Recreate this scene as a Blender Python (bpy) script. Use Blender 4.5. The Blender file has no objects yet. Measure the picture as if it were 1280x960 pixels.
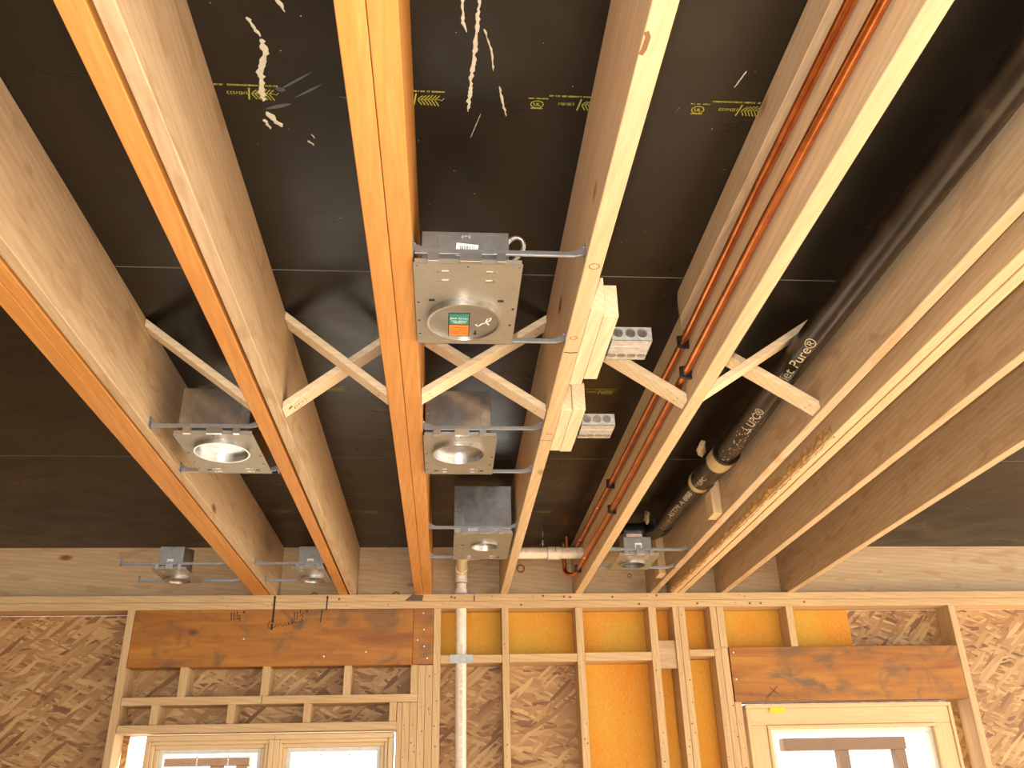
import bpy, bmesh, math, random
from mathutils import Vector, Matrix
random.seed(7)
IN = 0.0254
CAMH = 66.0          # inches from floor to camera; all lengths below are inches, z measured from the camera height
SC = bpy.context.scene
COL = SC.collection
ZJ = 42.0            # underside of joists
ZD = 53.25           # underside of deck
D = 188.6            # front of far wall framing

# ------------------------------------------------------------------ camera
def cam_axes(p, y, r):
    fwd = Vector((math.sin(y)*math.cos(p), math.cos(y)*math.cos(p), math.sin(p)))
    right = Vector((math.cos(y), -math.sin(y), 0)); up = right.cross(fwd)
    c, s = math.cos(r), math.sin(r)
    return c*right+s*up, -s*right+c*up, fwd
cr, cu, cf = cam_axes(math.radians(25.916), math.radians(4.522), math.radians(-1.322))
cam = bpy.data.cameras.new('camera'); camo = bpy.data.objects.new('camera', cam); COL.objects.link(camo)
cam.sensor_width = 36; cam.lens = 36*1100/1280; cam.clip_start = 0.05
camo.matrix_world = Matrix(((cr.x, cu.x, -cf.x, 0), (cr.y, cu.y, -cf.y, 0), (cr.z, cu.z, -cf.z, CAMH*IN), (0, 0, 0, 1)))
SC.camera = camo

# ------------------------------------------------------------------ sky, sun, flash, exposure
w = bpy.data.worlds.new('sky'); SC.world = w; w.use_nodes = True
bg = w.node_tree.nodes['Background']; bg.inputs[0].default_value = (1.0, 0.97, 0.92, 1); bg.inputs[1].default_value = 3.5
sun = bpy.data.lights.new('sun', 'SUN'); sun.energy = 21.0; sun.angle = math.radians(1.5); sun.color = (1, .93, .82)
suno = bpy.data.objects.new('sun', sun); COL.objects.link(suno)
sd = Vector((-math.cos(math.radians(36))*math.cos(math.radians(12)), -math.cos(math.radians(36))*math.sin(math.radians(12)), -math.sin(math.radians(36))))
suno.rotation_euler = sd.to_track_quat('-Z', 'Y').to_euler(); suno.location = (8, 2, 6)
fl = bpy.data.lights.new('camera_flash', 'AREA'); fl.shape = 'RECTANGLE'; fl.size = 0.035; fl.size_y = 0.02; fl.energy = 38; fl.color = (1, .97, .93)
flo = bpy.data.objects.new('camera_flash', fl); COL.objects.link(flo)
flo.matrix_world = camo.matrix_world.copy()
flo.location = Vector((0, 0, CAMH*IN)) - cr*0.055 + cu*0.01 + cf*0.02
SC.view_settings.view_transform = 'Standard'; SC.view_settings.look = 'None'; SC.view_settings.gamma = 1.0
SC.view_settings.use_curve_mapping = False; SC.view_settings.exposure = 0.0

# ------------------------------------------------------------------ materials
def newmat(name):
    m = bpy.data.materials.new(name); m.use_nodes = True
    nt = m.node_tree; return m, nt, nt.nodes['Principled BSDF']
def N(nt, t, **k):
    n = nt.nodes.new(t)
    for a, b in k.items(): setattr(n, a, b)
    return n
def ramp(nt, fac, stops):
    r = N(nt, 'ShaderNodeValToRGB'); nt.links.new(fac, r.inputs[0])
    e = r.color_ramp.elements
    e[0].position, e[0].color = stops[0][0], (*stops[0][1], 1)
    e[1].position, e[1].color = stops[-1][0], (*stops[-1][1], 1)
    for p, c in stops[1:-1]:
        x = e.new(p); x.color = (*c, 1)
    return r.outputs[0]
def coords(nt, scale, rot=(0, 0, 0), rnd=True, kind='Object'):
    tc = N(nt, 'ShaderNodeTexCoord'); mp = N(nt, 'ShaderNodeMapping')
    mp.inputs['Scale'].default_value = scale; mp.inputs['Rotation'].default_value = rot
    src = tc.outputs[kind]
    if rnd:
        oi = N(nt, 'ShaderNodeObjectInfo'); mu = N(nt, 'ShaderNodeMath', operation='MULTIPLY'); mu.inputs[1].default_value = 37.0
        nt.links.new(oi.outputs['Random'], mu.inputs[0])
        ad = N(nt, 'ShaderNodeVectorMath', operation='ADD'); nt.links.new(src, ad.inputs[0]); nt.links.new(mu.outputs[0], ad.inputs[1]); src = ad.outputs[0]
    nt.links.new(src, mp.inputs['Vector']); return mp.outputs[0]
def noise(nt, vec, scale, detail=4, dist=0.0, rough=.55):
    n = N(nt, 'ShaderNodeTexNoise'); nt.links.new(vec, n.inputs['Vector'])
    n.inputs['Scale'].default_value = scale; n.inputs['Detail'].default_value = detail; n.inputs['Distortion'].default_value = dist; n.inputs['Roughness'].default_value = rough
    return n.outputs['Fac']
def mix(nt, fac, a, b, mode='MIX'):
    m = N(nt, 'ShaderNodeMix', data_type='RGBA', blend_type=mode)
    for s, v in ((m.inputs[0], fac), (m.inputs[6], a), (m.inputs[7], b)):
        if isinstance(v, (int, float)): s.default_value = v
        elif isinstance(v, tuple): s.default_value = (*v, 1)
        else: nt.links.new(v, s)
    return m.outputs[2]
def bump(nt, b, h, strength, dist=0.002):
    n = N(nt, 'ShaderNodeBump'); n.inputs['Strength'].default_value = strength; n.inputs['Distance'].default_value = dist
    nt.links.new(h, n.inputs['Height']); nt.links.new(n.outputs[0], b.inputs['Normal'])

def wood(name, c1, c2, axis, knot=(.20, .09, .035), knots=1.0, streak=None, rough=.6, rings=.35):
    m, nt, b = newmat(name)
    st = [1.0, 1.0, 1.0]; st[axis] = .06
    v = coords(nt, tuple(st))
    n1 = noise(nt, v, 22, 5, .5); n2 = noise(nt, v, 140, 3, .2)
    col = ramp(nt, n1, [(.32, c1), (.68, c2)])
    col = mix(nt, ramp(nt, n2, [(.3, (0, 0, 0)), (.75, (.5, .5, .5))]), col, tuple(x*.72 for x in c1))
    # cathedral growth rings
    wv = N(nt, 'ShaderNodeTexWave', wave_type='BANDS'); st2 = [1.0, 1.0, 1.0]; st2[axis] = .10
    wv.bands_direction = 'DIAGONAL'
    nt.links.new(coords(nt, tuple(st2)), wv.inputs['Vector']); wv.inputs['Scale'].default_value = 26; wv.inputs['Distortion'].default_value = 5; wv.inputs['Detail'].default_value = 2; wv.inputs['Detail Scale'].default_value = .6
    col = mix(nt, ramp(nt, wv.outputs['Fac'], [(.55, (0, 0, 0)), (.95, (rings,)*3)]), col, tuple(x*.62 for x in c2))
    if streak:
        st3 = [1.0, 1.0, 1.0]; st3[axis] = .26
        n3 = noise(nt, coords(nt, tuple(st3)), 15, 2, 1.0)
        col = mix(nt, ramp(nt, n3, [(.55, (0, 0, 0)), (.66, (.42, .42, .42))]), col, streak)
    if knots:
        st4 = [1.0, 1.0, 1.0]; st4[axis] = .45
        vo = N(nt, 'ShaderNodeTexVoronoi'); nt.links.new(coords(nt, tuple(st4)), vo.inputs['Vector']); vo.inputs['Scale'].default_value = 3.6
        col = mix(nt, ramp(nt, vo.outputs['Distance'], [(.035*knots, (1, 1, 1)), (.075*knots, (0, 0, 0))]), col, knot)
    nt.links.new(col, b.inputs['Base Color']); b.inputs['Roughness'].default_value = rough
    b.inputs['Specular IOR Level'].default_value = .3
    bump(nt, b, n2, .25, .001)
    return m
M = {}
pal = dict(pine=((.60, .42, .235), (.70, .52, .31)), pale=((.72, .56, .36), (.80, .66, .46)), stud=((.55, .36, .18), (.65, .46, .25)), ply=((.50, .345, .20), (.60, .44, .27)))
AX = 'xyz'
for k, (a, b_) in pal.items():
    for i in range(3):
        M[k+AX[i]] = wood(k+'_'+AX[i], a, b_, i, streak=(.34, .19, .08) if k == 'ply' else None, knots=1.0 if k != 'pale' else .8)
for i in range(3):
    M['lvl'+AX[i]] = wood('laminated_'+AX[i], (.53, .225, .05), (.63, .30, .085), i, knots=0, streak=(.52, .20, .045), rings=.3)
def header_wood():
    m, nt, b = newmat('stained_header')
    v = coords(nt, (.1, 1, 1)); n1 = noise(nt, v, 18, 5, .8)
    col = ramp(nt, n1, [(.3, (.23, .074, .006)), (.55, (.36, .136, .010)), (.75, (.45, .19, .018))])
    n2 = noise(nt, coords(nt, (.7, 1, 1)), 9, 5, .8)
    col = mix(nt, ramp(nt, n2, [(.52, (0, 0, 0)), (.68, (.85, .85, .85))]), col, (.13, .075, .035))
    vo = N(nt, 'ShaderNodeTexVoronoi'); nt.links.new(coords(nt, (.6, 1, 1)), vo.inputs['Vector']); vo.inputs['Scale'].default_value = 4
    col = mix(nt, ramp(nt, vo.outputs['Distance'], [(.04, (1, 1, 1)), (.10, (0, 0, 0))]), col, (.05, .02, .01))
    nt.links.new(col, b.inputs['Base Color']); b.inputs['Roughness'].default_value = .5; return m
M['header'] = header_wood()
def osb():
    m, nt, b = newmat('strand_board')
    cols = []
    for i, (ang, s) in enumerate(((.12, 1), (-.38, 1.15), (.75, .9))):
        wob = noise(nt, coords(nt, (1, 1, 1), rnd=False), 9+i, 2)
        ad = N(nt, 'ShaderNodeVectorMath', operation='MULTIPLY_ADD')
        nt.links.new(wob, ad.inputs[0]); ad.inputs[1].default_value = (.02, .0, .02); 
        mp = coords(nt, (1, 1, 1), (0, 0, 0), rnd=False); nt.links.new(mp, ad.inputs[2])
        m2 = N(nt, 'ShaderNodeMapping'); nt.links.new(ad.outputs[0], m2.inputs['Vector']); m2.inputs['Rotation'].default_value = (0, ang, 0)
        m3 = N(nt, 'ShaderNodeMapping'); nt.links.new(m2.outputs[0], m3.inputs['Vector']); m3.inputs['Scale'].default_value = (9*s, 1, 58*s); m3.inputs['Location'].default_value = (i*3.3, i, i*7.7)
        vo = N(nt, 'ShaderNodeTexVoronoi'); nt.links.new(m3.outputs[0], vo.inputs['Vector']); vo.inputs['Scale'].default_value = 1.0
        bw = N(nt, 'ShaderNodeSeparateColor'); nt.links.new(vo.outputs['Color'], bw.inputs[0])
        c = ramp(nt, bw.outputs[0], [(0.0, (.15, .065, .024)), (.15, (.28, .14, .05)), (.6, (.39, .22, .088)), (1.0, (.52, .335, .15))])
        cols.append((c, bw.outputs[1]))
    col = mix(nt, ramp(nt, cols[1][1], [(.45, (0, 0, 0)), (.5, (1, 1, 1))]), cols[0][0], cols[1][0])
    col = mix(nt, ramp(nt, cols[2][1], [(.62, (0, 0, 0)), (.66, (1, 1, 1))]), col, cols[2][0])
    nt.links.new(col, b.inputs['Base Color']); b.inputs['Roughness'].default_value = .6
    return m
M['osb'] = osb()
def batt():
    m, nt, b = newmat('amber_fibreglass')
    n1 = noise(nt, coords(nt, (1, 1, .8)), 2.6, 3, .3); n2 = noise(nt, coords(nt, (1, 1, .35)), 160, 4, .5)
    col = ramp(nt, n1, [(.30, (.57, .205, .025)), (.52, (.58, .265, .035)), (.72, (.53, .315, .045))])
    col = mix(nt, ramp(nt, n2, [(.35, (0, 0, 0)), (.8, (.3, .3, .3))]), col, (.85, .55, .16))
    nt.links.new(col, b.inputs['Base Color']); b.inputs['Roughness'].default_value = .9; bump(nt, b, n2, .4, .003)
    b.inputs['Specular IOR Level'].default_value = .1
    return m
M['batt'] = batt()
def deckmat():
    m, nt, b = newmat('black_film_plywood')
    v = coords(nt, (1, 1, 1), rnd=False)
    n1 = noise(nt, v, 2.2, 3); n2 = noise(nt, coords(nt, (1, 1.6, 1), rnd=False), 4, 4, .8)
    col = ramp(nt, n1, [(.3, (.010, .008, .006)), (.7, (.019, .014, .009))])
    n3 = noise(nt, v, 340, 2)
    col = mix(nt, ramp(nt, n3, [(.76, (0, 0, 0)), (.82, (.3, .3, .3))]), col, (.10, .08, .06))
    nt.links.new(col, b.inputs['Base Color'])
    nt.links.new(ramp(nt, n2, [(.3, (.26,)*3), (.75, (.42,)*3)]), b.inputs['Roughness'])
    b.inputs['Specular IOR Level'].default_value = .26
    n4 = noise(nt, v, 5, 2, 1.0); bump(nt, b, n4, .25, .006)
    return m
M['deck'] = deckmat()
def metal(name, c, rough=.35, metallic=.9, var=.25, scale=35):
    m, nt, b = newmat(name)
    n = noise(nt, coords(nt, (1, 1, 1)), scale, 5, .4)
    nt.links.new(ramp(nt, n, [(.3, tuple(x*(1-var) for x in c)), (.7, tuple(min(1, x*(1+var*.5)) for x in c))]), b.inputs['Base Color'])
    b.inputs['Metallic'].default_value = metallic; b.inputs['Roughness'].default_value = rough; return m
M['plate'] = metal('grey_primed_steel', (.31, .275, .215), .48, .5, .08)
M['galv'] = metal('galvanised_steel', (.62, .62, .62), .32, 1.0, .3, 60)
M['zinc'] = metal('zinc_bar', (.36, .37, .39), .38, .8, .15)
M['jbox'] = metal('bright_galvanised', (.62, .66, .67), .35, .55, .25, 60)
M['canin'] = metal('can_lining', (.38, .365, .33), .38, .9, .12, 14)
M['strip'] = metal('guard_strip', (.40, .41, .42), .45, .5, .2, 50)
M['boxgrey'] = metal('grey_steel_box', (.36, .36, .36), .42, .8, .15)
M['spangle'] = metal('spangled_galvanised', (.58, .60, .62), .26, 1.0, .3, 25)
M['spun'] = metal('spun_aluminium', (.70, .69, .66), .28, 1.0, .1, 12)
M['copper'] = metal('copper', (.72, .25, .085), .28, 1.0, .3, 18)
M['nail'] = metal('nail_steel', (.75, .75, .75), .3, 1.0, .1)
def plain(name, c, rough=.5, spec=.5, emit=None):
    m, nt, b = newmat(name); n = noise(nt, coords(nt, (1, 1, 1)), 40, 3)
    nt.links.new(ramp(nt, n, [(.3, tuple(x*.9 for x in c)), (.7, tuple(min(1, x*1.06) for x in c))]), b.inputs['Base Color'])
    b.inputs['Roughness'].default_value = rough; b.inputs['Specular IOR Level'].default_value = spec; return m
M['hole'] = plain('dark_slot', (.012, .011, .010), .8)
M['blackplastic'] = plain('black_plastic', (.012, .011, .012), .35)
M['pvc'] = plain('white_pvc', (.78, .72, .60), .3)
M['pvcc'] = plain('cream_pvc', (.78, .66, .42), .3)
M['purple'] = plain('purple_primer', (.30, .20, .45), .4)
M['white'] = plain('white_paper', (.85, .85, .83), .6)
M['whiteclad'] = plain('white_cladding', (.62, .62, .58), .45)
M['ink'] = plain('black_ink', (.015, .012, .012), .7)
M['redink'] = plain('red_print', (.72, .25, .22), .6)
M['yellow'] = plain('yellow_print', (.30, .29, .035), .6)
M['teal'] = plain('teal_sticker', (.015, .20, .17), .4)
M['orange'] = plain('orange_sticker', (.85, .22, .02), .45)
M['redtext'] = plain('dark_red_print', (.25, .03, .01), .5)
M['tape'] = plain('yellow_tape', (.75, .55, .02), .5)
M['drip'] = plain('dried_splatter', (.52, .48, .36), .8)
M['scuff'] = plain('grey_scuff', (.075, .075, .085), .6)
M['seam'] = plain('grey_seam', (.14, .14, .13), .6)
M['stencil'] = plain('cream_stencil', (.62, .56, .40), .6)
M['bark'] = plain('ragged_bark', (.52, .30, .10), .9)
M['brown'] = plain('brown_eave', (.16, .09, .05), .7)
M['floor'] = wood('floor_plywood', (.58, .42, .25), (.66, .50, .31), 1)
M['ground'] = plain('pale_gravel', (.55, .50, .43), .9)
M['frame'] = None
for i in range(3): M['frame'+AX[i]] = wood('window_pine_'+AX[i], (.66, .46, .24), (.72, .53, .30), i, knots=0, rings=.15, rough=.4)
def iron():
    m, nt, b = newmat('black_iron'); n = noise(nt, coords(nt, (1, 1, 1)), 14, 6, .3)
    nt.links.new(ramp(nt, n, [(.35, (.007, .005, .004)), (.6, (.020, .012, .008)), (.8, (.07, .042, .022))]), b.inputs['Base Color'])
    b.inputs['Roughness'].default_value = .28; bump(nt, b, n, .3, .002); return m
M['iron'] = iron()
def glass():
    m, nt, b = newmat('window_glass'); b.inputs['Base Color'].default_value = (.97, .99, .98, 1); b.inputs['Roughness'].default_value = 0.0
    b.inputs['Transmission Weight'].default_value = 1.0; b.inputs['IOR'].default_value = 1.02; return m
M['glass'] = glass()

# ------------------------------------------------------------------ mesh helpers
class MB:
    def __init__(s): s.v = []; s.f = []
    def add(s, vs, fs):
        o = len(s.v); s.v += [tuple(v) for v in vs]; s.f += [tuple(i+o for i in f) for f in fs]; return s
    def box(s, x0, x1, y0, y1, z0, z1):
        return s.add([(x0, y0, z0), (x1, y0, z0), (x1, y1, z0), (x0, y1, z0), (x0, y0, z1), (x1, y0, z1), (x1, y1, z1), (x0, y1, z1)],
                     [(0, 3, 2, 1), (4, 5, 6, 7), (0, 1, 5, 4), (1, 2, 6, 5), (2, 3, 7, 6), (3, 0, 4, 7)])
    def prism(s, poly, a, b, axis='y'):          # poly in the two other axes (order x,z / x,y / y,z)
        def P(p, t): return (p[0], t, p[1]) if axis == 'y' else ((p[0], p[1], t) if axis == 'z' else (t, p[0], p[1]))
        n = len(poly)
        return s.add([P(p, a) for p in poly]+[P(p, b) for p in poly], [tuple(range(n))[::-1], tuple(range(n, 2*n))]+[(i, (i+1) % n, n+(i+1) % n, n+i) for i in range(n)])
    def tube(s, path, r, n=14, cap=True):        # r: number or list
        path = [Vector(p) for p in path]; rs = r if isinstance(r, (list, tuple)) else [r]*len(path)
        vs = []; fs = []; prev = None
        for i, p in enumerate(path):
            t = (path[min(i+1, len(path)-1)]-path[max(i-1, 0)]).normalized()
            if prev is None:
                u = t.orthogonal().normalized()
            else:
                u = (prev-t*prev.dot(t)).normalized()
            prev = u; w_ = t.cross(u)
            for k in range(n):
                a = 2*math.pi*k/n; vs.append(p+(u*math.cos(a)+w_*math.sin(a))*rs[i])
        for i in range(len(path)-1):
            for k in range(n): fs.append((i*n+k, i*n+(k+1) % n, (i+1)*n+(k+1) % n, (i+1)*n+k))
        if cap: fs.append(tuple(range(n))[::-1]); fs.append(tuple(range((len(path)-1)*n, len(path)*n)))
        return s.add(vs, fs)
    def ring(s, c, axis, r0, r1, a, b, n=40):    # annulus from radius r0 to r1 between offsets a and b along the axis
        def P(r, t, k):
            an = 2*math.pi*k/n; q = [r*math.cos(an), r*math.sin(an)]
            if axis == 'z': return (c[0]+q[0], c[1]+q[1], c[2]+t)
            if axis == 'y': return (c[0]+q[0], c[1]+t, c[2]+q[1])
            return (c[0]+t, c[1]+q[0], c[2]+q[1])
        vs = []
        for k in range(n): vs += [P(r0, a, k), P(r1, a, k), P(r1, b, k), P(r0, b, k)]
        fs = []
        for k in range(n):
            o = 4*k; p = 4*((k+1) % n)
            for j in range(4): fs.append((o+j, o+(j+1) % 4, p+(j+1) % 4, p+j))
        return s.add(vs, fs)
    def disc(s, c, r, z0, z1, n=32, axis='z'):
        def P(k, t):
            a = 2*math.pi*k/n
            if axis == 'z': return (c[0]+r*math.cos(a), c[1]+r*math.sin(a), t)
            if axis == 'y': return (c[0]+r*math.cos(a), t, c[1]+r*math.sin(a))
            return (t, c[0]+r*math.cos(a), c[1]+r*math.sin(a))
        return s.add([P(k, z0) for k in range(n)]+[P(k, z1) for k in range(n)], [tuple(range(n))[::-1], tuple(range(n, 2*n))]+[(k, (k+1) % n, n+(k+1) % n, n+k) for k in range(n)])
    def stroke(s, pts, wd, o, u, v, nrm=None, th=0.0):   # ribbon of width wd through 2-D points in plane (o,u,v)
        o, u, v = Vector(o), Vector(u), Vector(v)
        P = [Vector((p[0], p[1])) for p in pts]
        L, R_ = [], []
        for i, p in enumerate(P):
            t = P[min(i+1, len(P)-1)]-P[max(i-1, 0)]
            t = t.normalized() if t.length > 1e-9 else Vector((1, 0)); n = Vector((-t.y, t.x))
            ww = wd[i] if isinstance(wd, (list, tuple)) else wd
            a, b = p+n*ww/2, p-n*ww/2
            L.append(o+u*a.x+v*a.y); R_.append(o+u*b.x+v*b.y)
        k = len(P); return s.add(L+R_, [(i, i+1, k+i+1, k+i) for i in range(k-1)])
    def build(s, name, mat, parent=None, bevel=0.0, smooth=False, origin=None):
        if origin is None:
            if parent is not None: origin = parent['_o']
            else:
                xs, ys, zs = zip(*s.v); origin = ((min(xs)+max(xs))/2, (min(ys)+max(ys))/2, min(zs))
        me = bpy.data.meshes.new(name)
        me.from_pydata([((x-origin[0])*IN, (y-origin[1])*IN, (z-origin[2])*IN) for x, y, z in s.v], [], s.f)
        bm = bmesh.new(); bm.from_mesh(me)
        bmesh.ops.recalc_face_normals(bm, faces=bm.faces)
        if bevel:
            es = [e for e in bm.edges if len(e.link_faces) == 2 and e.calc_face_angle() > .5]
            bmesh.ops.bevel(bm, geom=es, offset=bevel*IN, segments=1, affect='EDGES')
        bm.to_mesh(me); bm.free()
        if smooth:
            for p in me.polygons: p.use_smooth = True
            me.set_sharp_from_angle(angle=math.radians(40))
        me.materials.append(mat)
        ob = bpy.data.objects.new(name, me); COL.objects.link(ob); ob['_o'] = origin
        if parent is not None:
            ob.parent = parent; po = parent['_o']
            ob.location = [(origin[i]-po[i])*IN for i in range(3)]
        else: ob.location = (origin[0]*IN, origin[1]*IN, (origin[2]+CAMH)*IN)
        return ob
def thing(name, origin, label=None, cat=None, group=None, kind=None):
    o = bpy.data.objects.new(name, None); COL.objects.link(o); o.empty_display_size = .05
    o['_o'] = origin; o.location = (origin[0]*IN, origin[1]*IN, (origin[2]+CAMH)*IN)
    return tag(o, label, cat, group, kind)
def tag(o, label=None, cat=None, group=None, kind=None):
    if label: o['label'] = label
    if cat: o['category'] = cat
    if group: o['group'] = group
    if kind: o['kind'] = kind
    return o
def text(s, size, o, u, v, mat, parent, name='lettering', align='LEFT', wrap=None, extent=None):
    cu_ = bpy.data.curves.new('t', 'FONT'); cu_.body = s; cu_.size = size; cu_.align_x = align
    ob = bpy.data.objects.new('t', cu_); COL.objects.link(ob)
    dg = bpy.context.evaluated_depsgraph_get(); me = bpy.data.meshes.new_from_object(ob.evaluated_get(dg))
    vs = [tuple(p.co) for p in me.vertices]; fs = [tuple(p.vertices) for p in me.polygons]
    bpy.data.objects.remove(ob); bpy.data.curves.remove(cu_); bpy.data.meshes.remove(me)
    if not vs: return None
    if extent:
        mx = max(p[0] for p in vs); k = extent/mx; vs = [(p[0]*k, p[1], 0) for p in vs]
    o, u, v = Vector(o), Vector(u), Vector(v)
    b = MB()
    if wrap: b.add([wrap(p[0], p[1]) for p in vs], fs)
    else: b.add([o+u*p[0]+v*p[1] for p in vs], fs)
    return b.build(name, mat, parent)
def glyphs(b, x0, x1, hgt, o, u, v, wd, seed):       # row of small illegible printed characters
    r = random.Random(seed); x = x0
    while x < x1:
        cw = hgt*r.uniform(.5, .8)
        if r.random() < .14: x += cw; continue
        k = r.randint(0, 3)
        sh = [[(0, 0), (0, 1), (.7, 1), (.7, 0), (0, 0)], [(0, 0), (.1, 1), (.7, .2), (.7, 1)], [(0, 1), (.7, 1), (.1, .5), (.7, .3), (0, 0)], [(.7, 1), (0, .8), (0, .2), (.7, 0)]][k]
        b.stroke([(x+p[0]*cw, p[1]*hgt) for p in sh], wd, o, u, v); x += cw*1.25

# ------------------------------------------------------------------ setting: floor, ground, deck, side wall
MB().box(-150, 170, -140, 194.1, -67, -66).build('floor', M['floor'], origin=(0, 0, -67))['kind'] = 'structure'
MB().box(-900, 900, -700, 1200, -80, -79).build('ground', M['ground'], origin=(0, 0, -80))['kind'] = 'structure'
MB().box(-154, -150, -140, 194.1, -66, ZD).build('wall_left', M['osb'], origin=(-150, 0, -66))['kind'] = 'structure'

ceil = thing('ceiling', (0, 0, ZD), kind='structure')
ceil['label'] = 'black film-faced plywood floor deck above the joists'
seams = [-140, -30.4, 25.6, 81.7, 137.75, 194.1]
panels = []
for a, b_ in zip(seams[:-1], seams[1:]):
    panels.append(MB().box(-150, 174, a+.06, b_-.06, ZD, ZD+.75).build('deck_panel', M['deck'], ceil))
MB().box(-150, 174, -140, 194, ZD+.76, ZD+1.5).build('upper_layer', M['osb'], ceil)
for y, hw in ((25.6, .06), (81.7, .085), (137.75, .05)):
    MB().box(-150, 174, y-hw, y+hw, ZD-.01, ZD+.1).build('seam_line', M['seam'], ceil)
ZP = ZD-.02
UX, UY = (1, 0, 0), (0, 1, 0)
def stamp(parent, sx, y, full=True, seed=0):            # leaf-and-script print; sx = X of the slash stroke
    b = MB(); o = (sx, y, ZP); wd = .085
    b.stroke([(.1, .75), (-.12, -.55)], .13, o, UX, (0, -1, 0))
    for k in range(6):
        x = .22+k*.28; hgt = .95-.06*abs(k-3)
        b.stroke([(x, .12), (x+.20, .35), (x+.42, hgt*.7)], wd, o, UX, (0, -1, 0))
        b.stroke([(x, .05), (x+.16, -.22), (x+.32, -.5-.02*k)], wd, o, UX, (0, -1, 0))
    b.stroke([(.2, .1), (1.9, .15), (2.2, .05), (2.4, .3)], .06, o, UX, (0, -1, 0))
    glyphs(b, -1.75, -.2, .30, (sx, y, ZP), UX, (0, -1, 0), .06, seed)
    glyphs(b, -2.6, 2.4, .16, (sx, y-.95, ZP), UX, (0, -1, 0), .06, seed+1)
    if full:
        glyphs(b, -4.3, -2.7, .12, (sx, y-.62, ZP), UX, (0, -1, 0), .05, seed+2)
        cx, cy = -3.55, 0.0
        b.stroke([(cx+.52*math.cos(a*math.pi/10), cy+.40*math.sin(a*math.pi/10)) for a in range(21)], .09, o, UX, (0, -1, 0))
        b.stroke([(cx-.28, .16), (cx-.22, -.12), (cx-.04, -.14), (cx, .16)], .10, o, UX, (0, -1, 0))
        b.stroke([(cx+.08, .16), (cx+.12, -.16), (cx+.28, -.12)], .10, o, UX, (0, -1, 0))
        b.stroke([(cx-.5, -.46), (cx+.5, -.46)], .12, o, UX, (0, -1, 0))
    b.build('printed_mark', M['yellow'], parent)
P1, P2, P3 = panels[2], panels[3], panels[4]
for k, sx in enumerate((-16.6, -3.1, 10.6, 24.3)): stamp(P1, sx, 55.7, True, 10*k)
for k, sx in enumerate((-30.2, -16.6, 21.2)): stamp(P2, sx, 111.6, True, 50+10*k)
for k, sx in enumerate((-32.6, -15.8, 18.4)): stamp(P3, sx, 167.0, True, 90+10*k)
def drip(pts, wd, mat='drip', parent=None, name='splatter', th=.05, seed=1):
    r = random.Random(seed); P = []; W = []
    for (a, b_), (c, d_) in zip(pts[:-1], pts[1:]):
        n = max(2, int(math.hypot(c-a, d_-b_)/.22))
        for i in range(n):
            t = i/n; P.append((a+(c-a)*t+r.gauss(0, wd*.10), b_+(d_-b_)*t)); W.append(wd*r.uniform(.45, 1.25))
    P.append(pts[-1]); W[-1] *= .6; W.append(wd*.25); W[0] *= .3
    n = len(P); vs = []; fs = []
    for (x, y), w_ in zip(P, W): vs += [(x-w_/2, y, ZD), (x-w_*.2, y, ZD-th), (x+w_*.25, y, ZD-th), (x+w_/2, y, ZD)]
    for i in range(n-1):
        for j in range(3): fs.append((4*i+j, 4*i+j+1, 4*i+j+5, 4*i+j+4))
    return MB().add(vs, fs).build(name, M[mat], parent)
Pn = P1
drip([(-13.2, 44.8), (-12.8, 46.0), (-12.4, 47.2)], .35, parent=Pn, seed=2)
drip([(-15.3, 47.8), (-14.6, 49.6)], .35, parent=Pn, seed=13)
drip([(-14.6, 49.8), (-14.5, 51.3), (-15.2, 53.0), (-15.5, 55.3), (-15.6, 56.4)], .52, parent=Pn, seed=3)
drip([(-15.6, 57.6), (-15.1, 58.6), (-14.6, 59.4)], .62, parent=Pn, seed=4)
drip([(-15.9, 58.5), (-15.6, 59.7)], .36, parent=Pn, seed=5)
drip([(-12.6, 61.0), (-12.2, 61.6)], .42, parent=Pn, seed=6)
drip([(-12.2, 60.2), (-12.0, 60.7)], .28, parent=Pn, seed=16)
drip([(1.9, 44.9), (1.75, 48.5), (1.6, 51.8), (1.5, 53.0), (1.3, 56.8)], .34, parent=Pn, seed=7)
drip([(.6, 45.0), (.7, 47.6), (1.0, 48.4)], .26, parent=Pn, seed=8)
drip([(2.3, 48.0), (3.0, 50.2), (3.2, 52.2)], .17, parent=Pn, seed=9)
drip([(3.8, 53.8), (4.2, 55.8), (4.55, 57.2)], .22, parent=Pn, seed=10)
drip([(23.6, 51.2), (23.3, 52.4), (23.1, 53.0)], .16, parent=Pn, seed=11)
drip([(19.2, 55.4), (18.9, 56.0)], .26, mat='scuff', parent=Pn, seed=12)
drip([(2.4, 57.0), (1.6, 60.0)], .07, parent=Pn, seed=17)
for k, (p, wd) in enumerate([([(-14.3, 55.2), (-11.2, 53.0)], .22), ([(-13.0, 55.9), (-10.6, 54.3)], .22), ([(-9.4, 55.6), (-7.8, 55.8)], .22), ([(-15.6, 57.3), (-13.4, 56.6)], .4), ([(-14.4, 54.9), (-13.6, 55.1)], .5)]):
    b = MB(); o = (0, 0, ZP)
    n = 7; b.stroke([(p[0][0]+(p[1][0]-p[0][0])*i/(n-1), p[0][1]+(p[1][1]-p[0][1])*i/(n-1)) for i in range(n)], [wd*math.sin(math.pi*(i+.3)/(n-.2)) for i in range(n)], o, UX, UY); b.build('scuff_mark', M['scuff'], Pn)
b = MB(); r = random.Random(3)
for k in range(140):
    x, y, s_ = r.uniform(-19, 43), r.uniform(40, 150), r.uniform(.02, .075)
    b.add([(x-s_, y, ZP), (x, y-s_, ZP), (x+s_, y, ZP), (x, y+s_, ZP)], [(0, 1, 2, 3)])
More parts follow.
